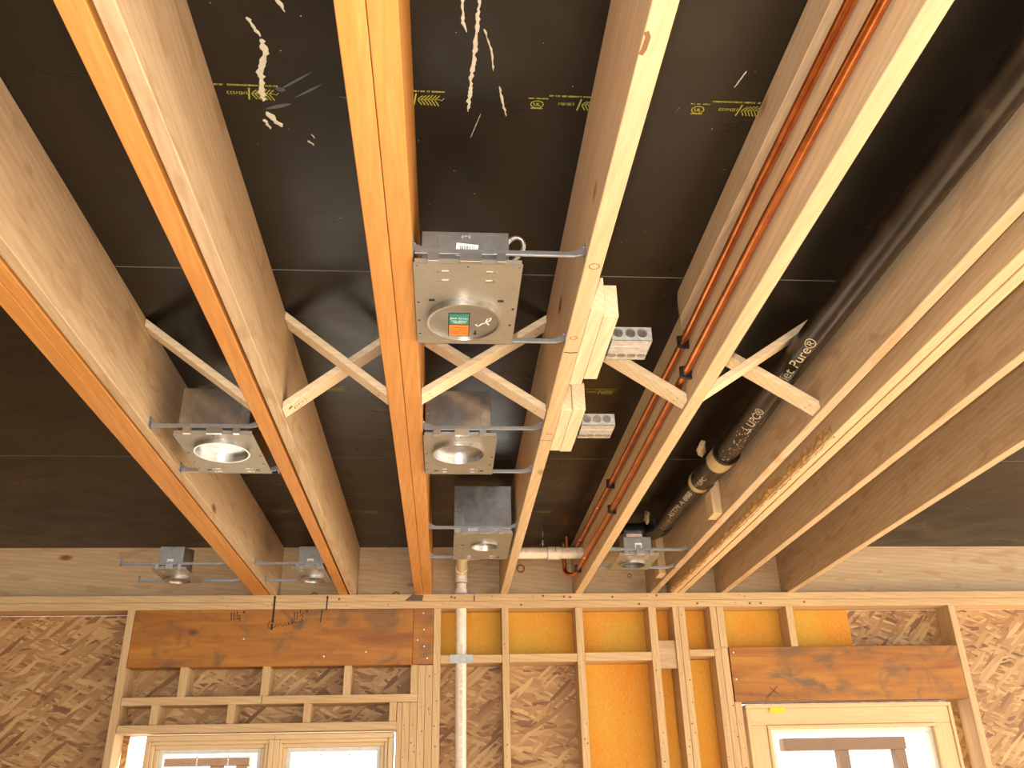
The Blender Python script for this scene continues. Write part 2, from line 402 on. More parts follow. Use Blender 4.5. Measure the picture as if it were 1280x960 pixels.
o_ = b.build('paint_specks', M['drip'], ceil); o_['kind'] = 'stuff'

# ------------------------------------------------------------------ far wall
wall = thing('wall_back', (0, D, -66), kind='structure')
wall['label'] = 'framed far wall of studs, headers, strand board and amber insulation'
Y1 = D+5.5
def wp(name, x0, x1, z0, z1, mat, y0=D, y1=Y1, bevel=.06, label=None):
    xs = (x0+x1)/2
    o = MB().box(x0, x1, y0, y1, z0, z1).build(name, M[mat], wall, bevel, origin=(xs, y0, z0))
    if label: o['label'] = label
    return o
Y1 = D+5.4
wp('top_plate', -150, 5.75, 40.52, ZJ, 'studx'); wp('top_plate', 5.85, 170, 40.52, ZJ, 'studx'); wp('top_plate', -150, 170, 39, 40.48, 'studx')
wp('bottom_plate', -150, 170, -66, -64.5, 'studx')
# sheathing outside, with the two window openings left open
def sheath(x0, x1, z0, z1): wp('sheathing', x0, x1, z0, z1, 'osb', D+5.5, D+6, 0)
sheath(-150, -63, -66, 39); sheath(-63, -10.1, 15.1, 39); sheath(-63, -10.1, -66, -50); sheath(-10.1, 61.6, -66, 39); sheath(61.6, 108, 19.5, 39); sheath(61.6, 108, -66, -60); sheath(108, 170, -66, 39)
# left opening
wp('header', -64, -7.0, 27.55, 38.98, 'header', D-.02, D+3.4, label='orange stained header beam with black pencil notes')
wp('header_end', -6.95, -2.75, 27.6, 38.98, 'header', D+.03, D+3.4, label='nailed end piece of the stained header')
for x in (-37.1, -20.75, -53.4): wp('cripple_stud', x, x+1.5, 21.9, 27.55, 'studz')
wp('cripple_stud', -7.2, -5.75, 21.9, 27.55, 'studz')
wp('sill_plate', -64, -36.75, 20.35, 21.9, 'studx'); wp('sill_plate', -36.65, -5.75, 20.35, 21.9, 'studx')
for x in (-43.2, -28.3, -11.3, -58): wp('cripple_stud', x, x+(1.45), 16.75, 20.35, 'studz')
wp('rough_sill', -64, -9.75, 15.2, 16.72, 'studx')
for x0, x1, zt in ((-2.7, -1.22, 39), (-4.2, -2.75, 27.5), (-5.7, -4.25, 27.5), (-7.2, -5.75, 20.3), (-8.7, -7.25, 20.3), (-9.75, -8.75, 20.3)):
    wp('stud', x0, x1, -64.5, zt-.02, 'studz')
wp('stud', -65.6, -64.1, -64.5, 39, 'studz')
# middle studs
for x0, x1 in ((11.6, 13.0), (27.3, 28.85), (43.1, 44.75), (48.4, 49.62), (49.68, 51.1), (56.55, 57.95)):
    wp('stud', x0, x1, -64.5, 38.98, 'studz')
for x0, x1, z0, z1 in ((-1.2, 11.55, 27.8, 29.4), (13.05, 27.25, 27.85, 29.5), (28.9, 43.05, 27.95, 29.65), (51.15, 56.5, 28.7, 30.05)):
    wp('blocking', x0, x1, z0, z1, 'studx', D, D+5.4)
wp('plywood_patch', 44.8, 48.35, 26.3, 32.0, 'plyx', D+.4, D+.9)
# right opening
wp('header', 59.7, 110, 19.5, 30.4, 'header', D-.02, D+3.4, label='orange stained header beam marked with a black cross')
for x in (58.05, 73.4): wp('cripple_stud', x, x+1.5, 30.45 if x > 60 else 30.45, 38.98, 'studz')
for x0 in (58.0, 59.5): wp('stud', x0, x0+1.45, -64.5, 30.4 if x0 < 59 else 19.45, 'studz')
wp('stud', 110.1, 111.6, -64.5, 39, 'studz')
# insulation batts
for x0, x1, z0, z1 in ((-1.2, 11.58, 29.5, 38.95), (13.05, 27.28, 29.6, 38.95), (28.9, 43.05, -64, 27.9), (28.9, 43.05, 29.7, 38.95), (44.8, 48.35, -64, 38.95), (51.15, 56.5, -64, 28.6), (51.15, 56.5, 30.1, 38.95), (59.6, 73.35, 30.5, 38.95), (74.95, 89, 30.5, 38.95)):
    nx, nz = 7, max(3, int((z1-z0)/3)); r = random.Random(int(x0*7+z0)); vs = []; fs = []
    for j in range(nz+1):
        for i in range(nx+1):
            e = min(i, nx-i, j, nz-j); vs.append((x0+(x1-x0)*i/nx, D+4.6-(.5 if e else 0)+r.uniform(-.1, .1), z0+(z1-z0)*j/nz))
    n0 = len(vs); vs += [(x0, D+5.4, z0), (x1, D+5.4, z0), (x1, D+5.4, z1), (x0, D+5.4, z1)]
    for j in range(nz):
        for i in range(nx): q = j*(nx+1)+i; fs.append((q, q+1, q+nx+2, q+nx+1))
    fs.append((n0, n0+3, n0+2, n0+1))
    bo = [tuple(range(nx+1))+(n0+1, n0), tuple((nz*(nx+1)+i) for i in range(nx, -1, -1))+(n0+3, n0+2)]
    bo += [tuple(j*(nx+1) for j in range(nz, -1, -1))+(n0, n0+3), tuple(j*(nx+1)+nx for j in range(nz+1))+(n0+2, n0+1)]
    fs += bo
    MB().add(vs, fs).build('insulation_batt', M['batt'], wall, smooth=True)
# pencil and pen notes, nail heads
WV = (0, 0, 1)
def ink(strokes, x, z, wd=.13, y=D-.05, mat='ink', name='pencil_note'):
    b = MB()
    for s_ in strokes: b.stroke(s_, wd, (x, y, z), UX, WV)
    return b.build(name, M[mat], wall)
n11 = [[(0, 1.7), (.15, .0)], [(.55, 1.75), (.7, .1)], [(1.15, 2.0), (1.25, 1.3)], [(1.0, 1.0), (2.0, 1.1)], [(1.45, .85), (1.2, .4), (1.9, .45)], [(1.75, .8), (1.9, -.25)], [(2.5, 2.0), (2.45, 1.5)], [(2.7, 2.0), (2.65, 1.5)]]
n12 = [[(0, 1.7), (.15, .0)], [(.55, 1.75), (.7, .1)], [(1.15, 2.0), (1.25, 1.3)], [(1.0, .6), (2.0, 1.4)], [(1.45, .75), (1.9, .8), (1.5, -.1), (2.0, -.2)], [(2.5, 2.0), (2.45, 1.5)], [(2.7, 2.0), (2.65, 1.5)]]
ink(n11, -44.6, 36.7, .16); ink(n12, -31.7, 36.8, .16)
ink([[(1.1, 1.6), (.3, 1.2), (0, .5), (.2, -.1), (.9, -.2), (1.6, .2)], [(1.6, .2), (1.9, .7), (2.1, .2), (2.5, .8), (2.8, .3), (3.2, .3), (3.4, .9), (3.7, .4), (4.1, .5), (4.3, 1.1), (4.0, 1.0), (4.3, .5), (4.8, .7), (4.9, 1.9)], [(4.9, .7), (5.2, 1.2), (5.5, .8), (5.9, 1.1), (6.1, .8), (6.5, 1.2), (6.9, 1.0), (7.1, 1.5)]], -36.9, 35.3, .14)
ink([[(0, 0), (.02, -5.6)], [(-.05, -5.8), (-.1, -7)]], -36.0, 41.8, .42)
ink([[(0, 0), (-.05, -2.9)]], -25.1, 41.7, .26); ink([[(0, 0), (-.25, -2.6)]], -26.0, 38.9, .22); ink([[(0, 0), (0, -1.2)]], 5.8, 41.6, .2)
ink([[(0, 1.9), (1.6, .5)], [(1.6, 2.2), (.8, 1.3), (-.9, .0)]], 67.4, 20.3, .14)
b = MB()
for x, z in ((-4.7, 34.6), (-6.0, 32.5), (-4.6, 31.2), (-3.9, 28.8), (60.6, 29.3), (60.5, 23.9), (-41.5, 33), (-25, 29.4), (-16.5, 30.2), (-4.9, 38)):
    b.disc((x, z), .17, D-.06, D-.01, 8, 'y')
b.build('nail_heads', M['nail'], wall)['kind'] = 'stuff'
b = MB(); r = random.Random(11)
for x in [-2, -3.5, -5, -6.5, -8, 12.3, 28.1, 44, 49, 50.4, 57.2, 59, 60.2]:
    for k in range(5):
        z = r.uniform(6, 26) if x in (-3.5, -5) else (r.uniform(6, 19) if x < -5.5 or x > 58 else r.uniform(6, 38)); b.disc((x+r.uniform(-.35, .35), z), r.choice((.09, .11, .16)), D-.05, D-.01, 7, 'y')
for k in range(34): b.disc((r.uniform(-48, 80), r.choice((39.7, 41.2))+r.uniform(-.3, .3)), r.choice((.1, .12, .25)), D-.05, D-.01, 7, 'y')
b.build('knots', M['ink'] if False else plain('dark_knot', (.16, .075, .03), .8), wall)['kind'] = 'stuff'
MB().prism([(-8.9, 40.6), (-5.2, 40.55), (-5.0, 41.8), (-7.4, 41.95)], D-.03, D-.005, 'y').build('dark_stain', plain('mould_stain', (.12, .08, .05), .9), wall)
wp('nail_plate', .75, 5.5, 27.75, 29.45, 'strip', D-.10, D-.03, 0, label='shiny silver metal guard strip over the white pipe')
# windows
def window(name, x0, x1, zt, zb, rings, panes_at, label, yw=D+.5):
    o = thing(name, ((x0+x1)/2, yw, zb), kind='structure'); o['label'] = label
    spans = [x0]+panes_at+[x1]
    for xa, xb in zip(spans[:-1], spans[1:]):
        a0, a1, c0, c1 = xa, xb, zb, zt; y = yw
        for j, (wd, dy, dep, mk) in enumerate(rings):
            y += dy
            nm = ['casing', 'frame', 'sash', 'sash', 'glazing_stop'][min(j, 4)] if mk != 'whiteclad' else 'glazing_stop'
            for (bx0, bx1, bz0, bz1, ax) in ((a0, a1, c1-wd, c1, 'x'), (a0, a1, c0, c0+wd, 'x'), (a0, a0+wd, c0+wd, c1-wd, 'z'), (a1-wd, a1, c0+wd, c1-wd, 'z')):
                MB().box(bx0, bx1, y, y+dep, bz0, bz1).build(nm, M[mk+ax] if mk+ax in M else M[mk], o, .12 if mk != 'whiteclad' else .04)
            a0 += wd; a1 -= wd; c0 += wd; c1 -= wd
        MB().box(a0-.1, a1+.1, y+dep*.5, y+dep*.5+.12, c0-.1, c1+.1).build('pane', M['glass'], o)
        if name == 'window_1':
            MB().box(a0, a1, y+dep+.6, y+dep+.8, c1-.62, c1-.45).build('grille_bar', M['whiteclad'], o)
            for q in range(1, 3): MB().box(a0+(a1-a0)*q/3-.08, a0+(a1-a0)*q/3+.08, y+dep+.6, y+dep+.8, c0, c1).build('grille_bar', M['whiteclad'], o)
    return o
window('window_1', -58.2, -10.3, 14.75, -46, [(1.0, 0, 3.5, 'frame'), (.7, .35, 3, 'frame'), (.8, .5, 2.4, 'frame'), (.75, .5, 1.5, 'whiteclad')], [-33.6],
       'pine casement window below the left header')
window('window_2', 61.85, 106, 18.95, -46, [(.75, 0, 4, 'frame'), (3.3, .3, 3.5, 'frame'), (.7, -.25, 3.6, 'frame'), (.9, 1.0, 1.8, 'whiteclad')], [],
       'pine framed window below the right header')
tag(MB().prism([(66.9, 17.2), (70.1, 17.25), (70.1, 18.3), (66.85, 18.3)], D+.44, D+.47, 'y').build('tape_strip', M['tape']), 'small yellow tape strip stuck on the right window casing', 'tape')
# outside
for x0, x1, z0, z1, lab in ((109, 150, 15.8, 19.6, 'brown eave beam outside seen through the right window'), (-90, -60.2, 14.6, 16.9, 'brown eave beam outside seen through the left window')):
    t = thing('eave_beam', ((x0+x1)/2, 302, -79), lab, 'beam')
    MB().box(x0, x1, 300, 304, z0, z1).build('beam', M['brown'], t, .1)
    for px in (x0+18, x1-4): MB().box(px, px+3.5, 300.2, 303.8, -79, z0).build('post', M['brown'], t, .1)

# ------------------------------------------------------------------ joists
YN, YF = -70.0, 192.5
def joist(name, x0, x1, mat, label, cat='joist', z0=ZJ, z1=ZD-.02, group='ceiling joists', bevel=.07, parent=None, y0=YN, y1=YF):
    o = MB().box(x0, x1, y0, y1, z0, z1).build(name, M[mat], parent, bevel)
    if label: tag(o, label, cat, group)
    return o
t = thing('laminated_joist', (-5.05, 60, ZJ), 'wide double orange laminated joist running down the middle left', 'joist', 'ceiling joists')
joist('ply', -6.9, -5.09, 'lvly', None, parent=t); joist('ply', -5.04, -3.2, 'lvly', None, parent=t)
joist('laminated_joist', -22.75, -20.95, 'lvly', 'orange laminated joist paired with the left pale joist', z0=ZJ)
joist('pine_joist', -20.55, -19.25, 'plyy', 'pale knotty joist left of the wide orange joist')
t = thing('laminated_joist', (-38.7, 60, ZJ), 'leftmost orange laminated joist', 'joist', 'ceiling joists')
joist('ply', -40.5, -38.75, 'lvly', None, parent=t); joist('ply', -38.7, -37.3, 'lvly', None, parent=t)
joist('pine_joist', -36.95, -35.75, 'plyy', 'pale joist beside the leftmost orange joist')
J12 = []
J12.append(joist('pine_joist', 11.45, 13.05, 'piney', 'pale pine joist carrying the blocks and metal boxes'))
J12.append(joist('pine_joist', 27.5, 29.15, 'piney', 'pale pine joist with two copper pipes along its left face'))
joist('pine_joist', 43.95, 45.35, 'plyy', 'pine joist right of the black iron pipe')
t = thing('pine_joist', (49.9, 60, ZJ), 'double pine joist with a ragged bark edge', 'joist', 'ceiling joists')
joist('ply', 48.45, 49.85, 'piney', None, parent=t); joist('ply', 50.05, 51.45, 'piney', None, parent=t)
r = random.Random(5); vs = []; fs = []; n = 110                    # torn bark along the lower left edge
for i in range(n+1):
    y = 100+88*i/n; a = r.random()
    vs += [(48.44, y, 42.6+r.uniform(.2, 1.2)), (48.44-r.uniform(.1, .55)*a, y, 42.3+r.uniform(0, .5)), (48.5+r.uniform(0, .4), y, 42.0-r.uniform(0.02, .22))]
for i in range(n):
    for j in range(2): fs.append((3*i+j, 3*i+j+1, 3*i+j+4, 3*i+j+3))
MB().add(vs, fs).build('bark_edge', M['bark'], t)['label'] = 'torn brown bark edge'
joist('pine_joist', 59.6, 61.0, 'plyy', 'thin pine joist right of the double ragged joist')
joist('pine_joist', 74.4, 75.9, 'plyy', 'rightmost pine joist above the right window')
def drill(ob, y, z, rad, axis='x'):                                # round hole through a joist or plate
    c = MB().disc((y, z), rad, -400, 400, 32, axis).build('cutter', M['hole'], None, origin=(0, 0, 0))
    md = ob.modifiers.new('hole', 'BOOLEAN'); md.object = c; md.operation = 'DIFFERENCE'; md.solver = 'EXACT'
    bpy.context.view_layer.update(); dg = bpy.context.evaluated_depsgraph_get()
    me = bpy.data.meshes.new_from_object(ob.evaluated_get(dg)); ob.modifiers.clear(); ob.data = me
    bpy.data.objects.remove(c)
for ob in J12: drill(ob, 175.0, 47.15, 1.25)
for ob in list(wall.children):
    if ob.name.split('.')[0] in ('top_plate', 'bottom_plate', 'blocking'):
        xs = [(ob.location.x+v.co.x)/IN for v in ob.data.vertices]
        if min(xs) < 3 < max(xs): drill(ob, 3.1, 190.0, 1.3, 'z')
def jmark(ob, pts, wd, mat):                                        # marks on the underside of a joist
    b = MB(); b.stroke(pts, wd, (0, 0, ZJ-.02), UX, UY); b.build('underside_mark', M[mat], ob)
def knotring(ob, x, y, rx, ry, mat='knotd', wd=.09): jmark(ob, [(x+rx*math.cos(a*.3927), y+ry*math.sin(a*.3927)) for a in range(17)], wd, mat)
M['knotd'] = plain('knot_ring', (.22, .10, .04), .8)
knotring(J12[0], 12.3, 62.9, .45, .42); knotring(J12[0], 12.2, 75.6, .38, .3); knotring(J12[0], 12.4, 100.2, .3, .25)
jmark(J12[0], [(11.6, 78.6), (12.3, 78.75), (13.0, 78.6)], .16, 'ink'); jmark(J12[0], [(11.5, 102.3), (13.0, 102.3)], .1, 'ink')
jmark(J12[0], [(11.55, 37.6), (11.75, 38.0), (11.7, 39.0), (11.55, 39.4)], .35, 'knotd')
# sister board and rim
o = MB().prism([(25.95, YN), (27.46, YN), (27.46, 87.6), (26.6, 87.2), (25.95, 84.6)], 49.8, ZD-.02, 'z').build('sister_board', M['plyy'], None, .08)
tag(o, 'rough cut board nailed high beside the copper pipes, ending in a chamfer', 'board')
rim = thing('rim_board', (0, 192.6, ZJ), 'plywood rim board closing the joist bays above the far wall', 'board')
for x0, x1 in ((-150, -19.9), (-19.85, 44.6), (44.65, 170)): MB().box(x0, x1, 192.55, 194.0, ZJ+.01, ZD-.02).build('rim_panel', M['plyx'], rim)
for x, z, rr in ((16.2, 48.4, .95), (40.5, 46.7, .5), (60.1, 49.0, .6), (-11, 42.6, .9), (-28.5, 42.7, .75)):
    b = MB(); b.ring((x, 192.5, z), 'y', rr*.62, rr, -.02, .05, 20); b.build('knot_ring', M['knotd'] if 'knotd' in M else M.setdefault('knotd', plain('knot_ring', (.16, .07, .035), .8)), rim)

# ------------------------------------------------------------------ cross bridging
def brace(x0, z0, x1, z1, y0, label, wd=2.5, th=.8):
    dz = th/2/math.cos(math.atan2(z1-z0, x1-x0))
    o = MB().prism([(x0, z0-dz), (x1, z1-dz), (x1, z1+dz), (x0, z0+dz)], y0, y0+wd, 'y').build('cross_brace', M['palex'], None, .05)
    tag(o, label, 'brace', 'cross bridging between the joists')
    b = MB()
    for (x, z, s_) in ((x0, z0, 1), (x1, z1, -1)):
        sl = (z1-z0)/(x1-x0)
        for q in (.7, 1.7):
            xx = x+s_*(.8+.2*q); b.disc((xx, y0+q), .07, z+sl*(xx-x)-dz-.03, z+sl*(xx-x)-dz+.05, 6, 'z')
    b.build('nail_holes', M['hole'], o)['kind'] = 'stuff'
    return o
br1 = brace(-19.2, 52.6, -6.95, 42.75, 90.2, 'brace sloping down from the pale left joist to the wide orange joist')
br2 = brace(-19.2, 42.75, -6.95, 52.6, 94.0, 'grade-stamped brace rising from the pale left joist towards the orange one')
brace(-3.15, 42.75, 11.4, 52.6, 90.0, 'brace rising rightwards just below the largest downlight')
brace(-3.15, 52.6, 11.4, 42.75, 94.0, 'brace sloping down behind the largest downlight to the boxed joist')
brace(13.1, 52.6, 27.45, 42.75, 90.6, 'single brace running behind the upper metal box')
brace(29.2, 42.75, 43.9, 52.6, 88.6, 'front brace rising towards the black pipe bay')
brace(29.2, 52.6, 43.9, 42.75, 92.2, 'brace sloping down in front of the black iron pipe')
brace(-35.7, 52.6, -22.8, 42.75, 92.4, 'lone brace above the open downlight between the two left orange joists')
sl = math.atan2(52.6-42.75, 12.25); u = Vector((math.cos(sl), 0, math.sin(sl)))
po = Vector((-19.2, 0, 42.75-.4/math.cos(sl)-.012))
text('BMT', .75, po+u*1.35+Vector((0, 95.6, 0)), u, (0, -1, 0), plain('brown_stamp', (.30, .17, .06), .8), br2, 'grade_stamp', extent=2.0)
b = MB(); glyphs(b, 1.6, 3.0, .16, po+Vector((0, 94.7, 0)), u, (0, -1, 0), .05, 5); glyphs(b, 1.2, 3.2, .18, po+Vector((0, 96.2, 0)), u, (0, -1, 0), .06, 6)
b.build('stamp_lines', bpy.data.materials['brown_stamp'], br2)['kind'] = 'stuff'
b = MB(); q = po+u*1.0+Vector((0, 94.9, 0)); b.add([q+u*(.27*math.cos(a*.5236))+Vector((0, .27*math.sin(a*.5236), 0)) for a in range(12)], [tuple(range(12))]); b.build('knot', M['knotd'], br2)

# ------------------------------------------------------------------ recessed downlights
def downlight(label, px0, px1, py0, py1, cx, cy, rr, jl, jr, box, cover=None, collar=.7, zp=41.5, group='recessed downlights', tab=True, boxmat='boxgrey', shiny=False, barcode=True, dark=False):
    o = thing('recessed_downlight', ((px0+px1)/2, (py0+py1)/2, zp-collar), label, 'downlight', group)
    n = 48; P = []; Q = []
    for k in range(n):                                   # plate with a round hole
        a = 2*math.pi*k/n; c, s_ = math.cos(a), math.sin(a); P.append((cx+rr*c, cy+rr*s_))
        t1 = min(((px1-cx)/c if c > 1e-9 else ((px0-cx)/c if c < -1e-9 else 1e9)), ((py1-cy)/s_ if s_ > 1e-9 else ((py0-cy)/s_ if s_ < -1e-9 else 1e9)))
        Q.append((cx+t1*c, cy+t1*s_))
    for X, Y in ((px0, py0), (px1, py0), (px0, py1), (px1, py1)):
        k = min(range(n), key=lambda i: (Q[i][0]-X)**2+(Q[i][1]-Y)**2); Q[k] = (X, Y)
    vs = []; fs = []
    for (x, y), (X, Y) in zip(P, Q): vs += [(x, y, zp), (X, Y, zp), (X, Y, zp+.09), (x, y, zp+.09)]
    for k in range(n):
        a, c = 4*k, 4*((k+1) % n)
        for j in range(4): fs.append((a+j, a+(j+1) % 4, c+(j+1) % 4, c+j))
    MB().add(vs, fs).build('mounting_plate', M['plate'], o)
    for y, s_ in ((py0, 1), (py1, -1)): MB().box(px0+.1, px1-.1, y-.03, y+.03, zp, zp+.45).build('plate_flange', M['plate'], o)
    MB().ring((cx, cy, zp), 'z', rr-.1, rr+.02, -collar, .15, 56).build('collar', M['galv'], o, smooth=True)
    MB().ring((cx, cy, zp-collar), 'z', rr-.12, rr+.09, -.06, .04, 56).build('collar_lip', M['spun'], o, smooth=True)
    b = MB(); b.ring((cx, cy, zp), 'z', rr-.16, rr-.1, .1, 5.2, 48); b.disc((cx, cy), rr-.1, zp+5.2, zp+5.3, 48)
    b.build('can', M['canin'], o, smooth=True)
    if not cover:
        MB().ring((cx, cy, zp+3.4), 'z', .7, 1.0, -.2, 1.6, 24).build('socket', M['white'] if False else M['galv'], o, smooth=True)
        MB().box(cx-rr*.1, cx-rr*.1+.05, cy-rr*.9, cy-rr*.9+.06, zp+.2, zp+5).build('can_seam', M['zinc'], o)
    bx0, bx1, by0, by1, bz1 = box
    bo = MB().box(bx0, bx1, by0, by1, zp+.09, bz1).build('housing_box', M[boxmat], o, .05)
    w_ = bx1-bx0; h_ = bz1-zp
    MB().box(bx0+w_*.18, bx1-w_*.16, by0-.05, by0, zp+.3, bz1-.35*h_/3).build('access_door', M[boxmat], bo, .02)
    if barcode:
        lx, lz = (bx0+w_*.40, zp+1.05) if h_ < 4 else (bx0+w_*.35, zp+.7)
        lw, lh = w_*.25, min(1.3, h_*.5)
        dx = -.12 if not dark else 0
        lab = MB().prism([(lx+dx, lz), (lx+lw+dx, lz-.15*(dx != 0)), (lx+lw, lz+lh-.2*(dx != 0)), (lx, lz+lh)], by0-.09, by0-.06, 'y').build('paper_label', M['white'], bo)
        b = MB(); rr_ = random.Random(int(cx*10))
        x = lx+lw*.15
        while x < lx+lw*.82:
            b.box(x, x+rr_.uniform(.03, .09), by0-.105, by0-.095, lz+lh*.28, lz+lh*.75); x += rr_.uniform(.09, .16)
        b.build('barcode', M['ink'], lab)
    if not shiny:
        b = MB(); ccx = (bx0+bx1)/2
        for dx in (-.25, .35): b.disc((ccx+dx, bz1-.42), .16, by0-.28, by0-.02, 10, 'y')
        b.box(ccx-.25, ccx+.35, by0-.12, by0-.05, bz1-.46, bz1-.38); b.build('latch', M['zinc'], bo)
    else:
        b = MB()
        for dx, dz in ((.2, -.2), (w_-.2, -.2), (.3, -h_*.5), (.9, -h_*.5), (w_-.9, -h_*.55), (w_-.3, -h_*.55)): b.disc((bx0+dx, bz1+dz), .07, by0-.05, by0-.005, 8, 'y')
        b.build('rivets', M['zinc'], bo)['kind'] = 'stuff'
    # bar hangers to the joists either side
    for i, y in enumerate((py0-.25, py1+.12)):
        zb = zp+.75 if i == 0 else zp+.25
        bh = MB().box(jl+.15, jr-1.0, y-.12, y+.12, zb, zb+.5).build('bar_hanger', M['zinc'], o, .03)
        MB().box(px1-2.5, jr-.9, y-.17, y+.08, zb+.08, zb+.36).build('inner_bar', M['zinc'], bh)
        for (xa, s_) in ((jl, 1), (jr, -1)):
            b = MB(); b.box(min(xa, xa+s_*.08), max(xa, xa+s_*.08), y-.5, y+.45, zb-.1, zb+1.25)
            b.prism([(xa+s_*.05, zb+.3), (xa+s_*.05, zb+1.0), (xa+s_*1.25, zb+.5), (xa+s_*1.25, zb)], y-.1, y+.1, 'y')
            b.disc((y, zb+1.0), .12, min(xa+s_*.08, xa+s_*.22), max(xa+s_*.08, xa+s_*.22), 8, 'x')
            b.build('end_bracket', M['zinc'], bh)
        if i == 0 and tab:
            for q in (.18, .52, .80):
                xx = px0+(px1-px0)*q; wq = (1.0, 1.9, .8)[(.18, .52, .80).index(q)]*(px1-px0)/9.5
                MB().box(xx-wq*.5, xx+wq*.5, y-.2, y+.3, zp-.02, zb+.12).build('hanger_clip', M['spun'], bh, .03)
    # slots and screws on the plate
    k = (px1-px0)/9.5
    b = MB()
    for (fx, fy, ww, hh) in ((.16, .42, .55, .34), (.83, .42, .55, .34), (.03, .45, .22, .2), (.03, .68, .22, .2), (.03, .86, .22, .2), (.96, .52, .22, .3), (.95, .73, .22, .3), (.5, .03, .18, .14), (.03, .03, .14, .1), (.97, .03, .14, .1)):
        x, y = px0+fx*(px1-px0), py0+fy*(py1-py0)
        if math.hypot(x-cx, y-cy) < rr+.45: y = py0+.12*(py1-py0) if fx not in (.16, .83) else py0+(.9 if cy < (py0+py1)/2 else .1)*(py1-py0)
        b.box(x-ww*k/2, x+ww*k/2, y-hh*k/2, y+hh*k/2, zp-.02, zp-.002)
    b.build('plate_slots', M['hole'], o)['kind'] = 'stuff'
    b = MB(); far = cy < (py0+py1)/2
    for fx in (.29, .70):
        for fy in ((.09, .19) if not far else (.86, .94)):
            x, y = px0+fx*(px1-px0), py0+fy*(py1-py0); b.box(x-.3*k, x+.3*k, y-.14*k, y+.14*k, zp-.06, zp-.002)
            x2 = x+(.55 if fx > .5 else -.55)*k; b.disc((x2, y), .12*k, zp-.09, zp-.002, 8)
    b.build('punched_tabs', M['spun'], o)['kind'] = 'stuff'
    if cover:
        MB().disc((cx, cy), rr-.12, zp-collar+.12, zp-collar+.2, 48).build('cover_disc', M['canin'], o)
    return o
zb_ = 41.5
c1 = downlight('largest downlight frame near the centre with green and orange warning sticker', -3.15, 6.1, 62.2, 76.2, 1.28, 70.95, 3.32, -3.2, 11.45, (-2.5, 4.95, 62.6, 68, 45.05), cover=True, collar=.7)
zs = 41.5-.7+.11
st = thing('x', (0, 0, 0)); bpy.data.objects.remove(st)
cov = [c for c in c1.children if c.name.startswith('cover_disc')][0]
s1 = MB().box(-.17, 1.8, 69.35, 73.6, zs-.02, zs).build('warning_sticker', M['ink'], cov)
MB().box(-.08, 1.72, 69.45, 71.4, zs-.035, zs-.021).build('sticker_top', M['teal'], s1) if False else None
def sub(bm_, name, mat): return bm_.build(name, mat, cov)
sub(MB().box(-.08, 1.72, 69.45, 71.35, zs-.035, zs-.021), 'green_sticker', M['teal'])
sub(MB().box(-.08, 1.72, 71.5, 73.5, zs-.035, zs-.021), 'orange_sticker', M['orange'])
V_ = (0, -1, 0)
text('Juno', .50, (0.0, 70.35, zs-.045), UX, V_, M['white'], cov, extent=.62); text('Air-Loc', .50, (.74, 70.40, zs-.045), UX, V_, M['white'], cov, extent=.9)
text('WARNING!', .42, (.0, 72.1, zs-.045), UX, V_, M['redtext'], cov, extent=1.6)
b = MB()
for k in range(3): glyphs(b, .02, 1.65, .13, (0, 72.45+.34*k, zs-.045), UX, V_, .045, 70+k)
b.build('fine_print', M['redtext'], cov)
b = MB()
for k in range(3): glyphs(b, .1+.1*k, 1.6-.1*k, .09, (0, 70.72+.2*k, zs-.045), UX, V_, .03, 80+k)
b.build('fine_print', M['white'], cov)
b = MB(); b.stroke([(2.35, 0), (2.55, .35), (2.75, .2), (2.9, -.1), (3.3, -.3), (3.7, -.8), (3.75, -1.2), (3.4, -1.0), (3.3, -.5), (3.6, .1)], .12, (0, 71.3, zs-.02), UX, UY); b.build('chalk_scribble', M['white'], cov)
b = MB(); b.disc((2.35, 73.1), .16, zs-.04, zs, 10); b.box(2.31, 2.43, 72.5, 73.1, zs-.03, zs); b.build('keyhole', M['hole'], cov)
# armoured cable loop at the first box
pts = []
ctrl = [(4.55, 64, 43.7), (4.75, 64, 44.6), (5.2, 64, 45.3), (5.8, 64.1, 45.65), (6.3, 64.3, 45.45), (6.4, 64.6, 44.9), (6.0, 64.9, 44.3), (5.5, 65.1, 43.8), (5.0, 65.3, 43.3)]
for i in range(len(ctrl)-1):
    p0, p1, p2, p3 = [Vector(ctrl[max(0, min(len(ctrl)-1, i+d))]) for d in (-1, 0, 1, 2)]
    for k in range(8):
        t_ = k/8; pts.append(.5*((2*p1)+(p2-p0)*t_+(2*p0-5*p1+4*p2-p3)*t_*t_+(3*p1-p0-3*p2+p3)*t_**3))
MB().tube(pts, [.24 if i % 2 else .17 for i in range(len(pts))], 10).build('armoured_cable', M['galv'], c1)
MB().disc((4.5, 64), .36, 43.3, 43.75, 12).build('cable_connector', M['blackplastic'], c1)
downlight('open empty downlight frame behind the cross braces in the centre bay', -3.1, 5.95, 99.9, 113.4, 1.3, 104.7, 3.25, -3.2, 11.45, (-2.95, 5.2, 100.2, 112.8, 47.8), collar=.55, boxmat='spangle', shiny=True, barcode=False)
downlight('small-aperture downlight with tall shiny box nearest the white pipe', 1.05, 10.8, 141.9, 158.3, 6.5, 149.0, 2.4, -3.2, 11.45, (1.05, 10.65, 142.1, 157.5, 49.9), collar=.3, boxmat='spangle', shiny=True, barcode=False)
c4 = downlight('small downlight between the copper pipe joist and the black pipe', 31.05, 38.6, 155.6, 166.3, 34.8, 161.6, 2.35, 29.15, 43.95, (32.2, 37.3, 156, 160, 45.0), collar=.35, dark=True)
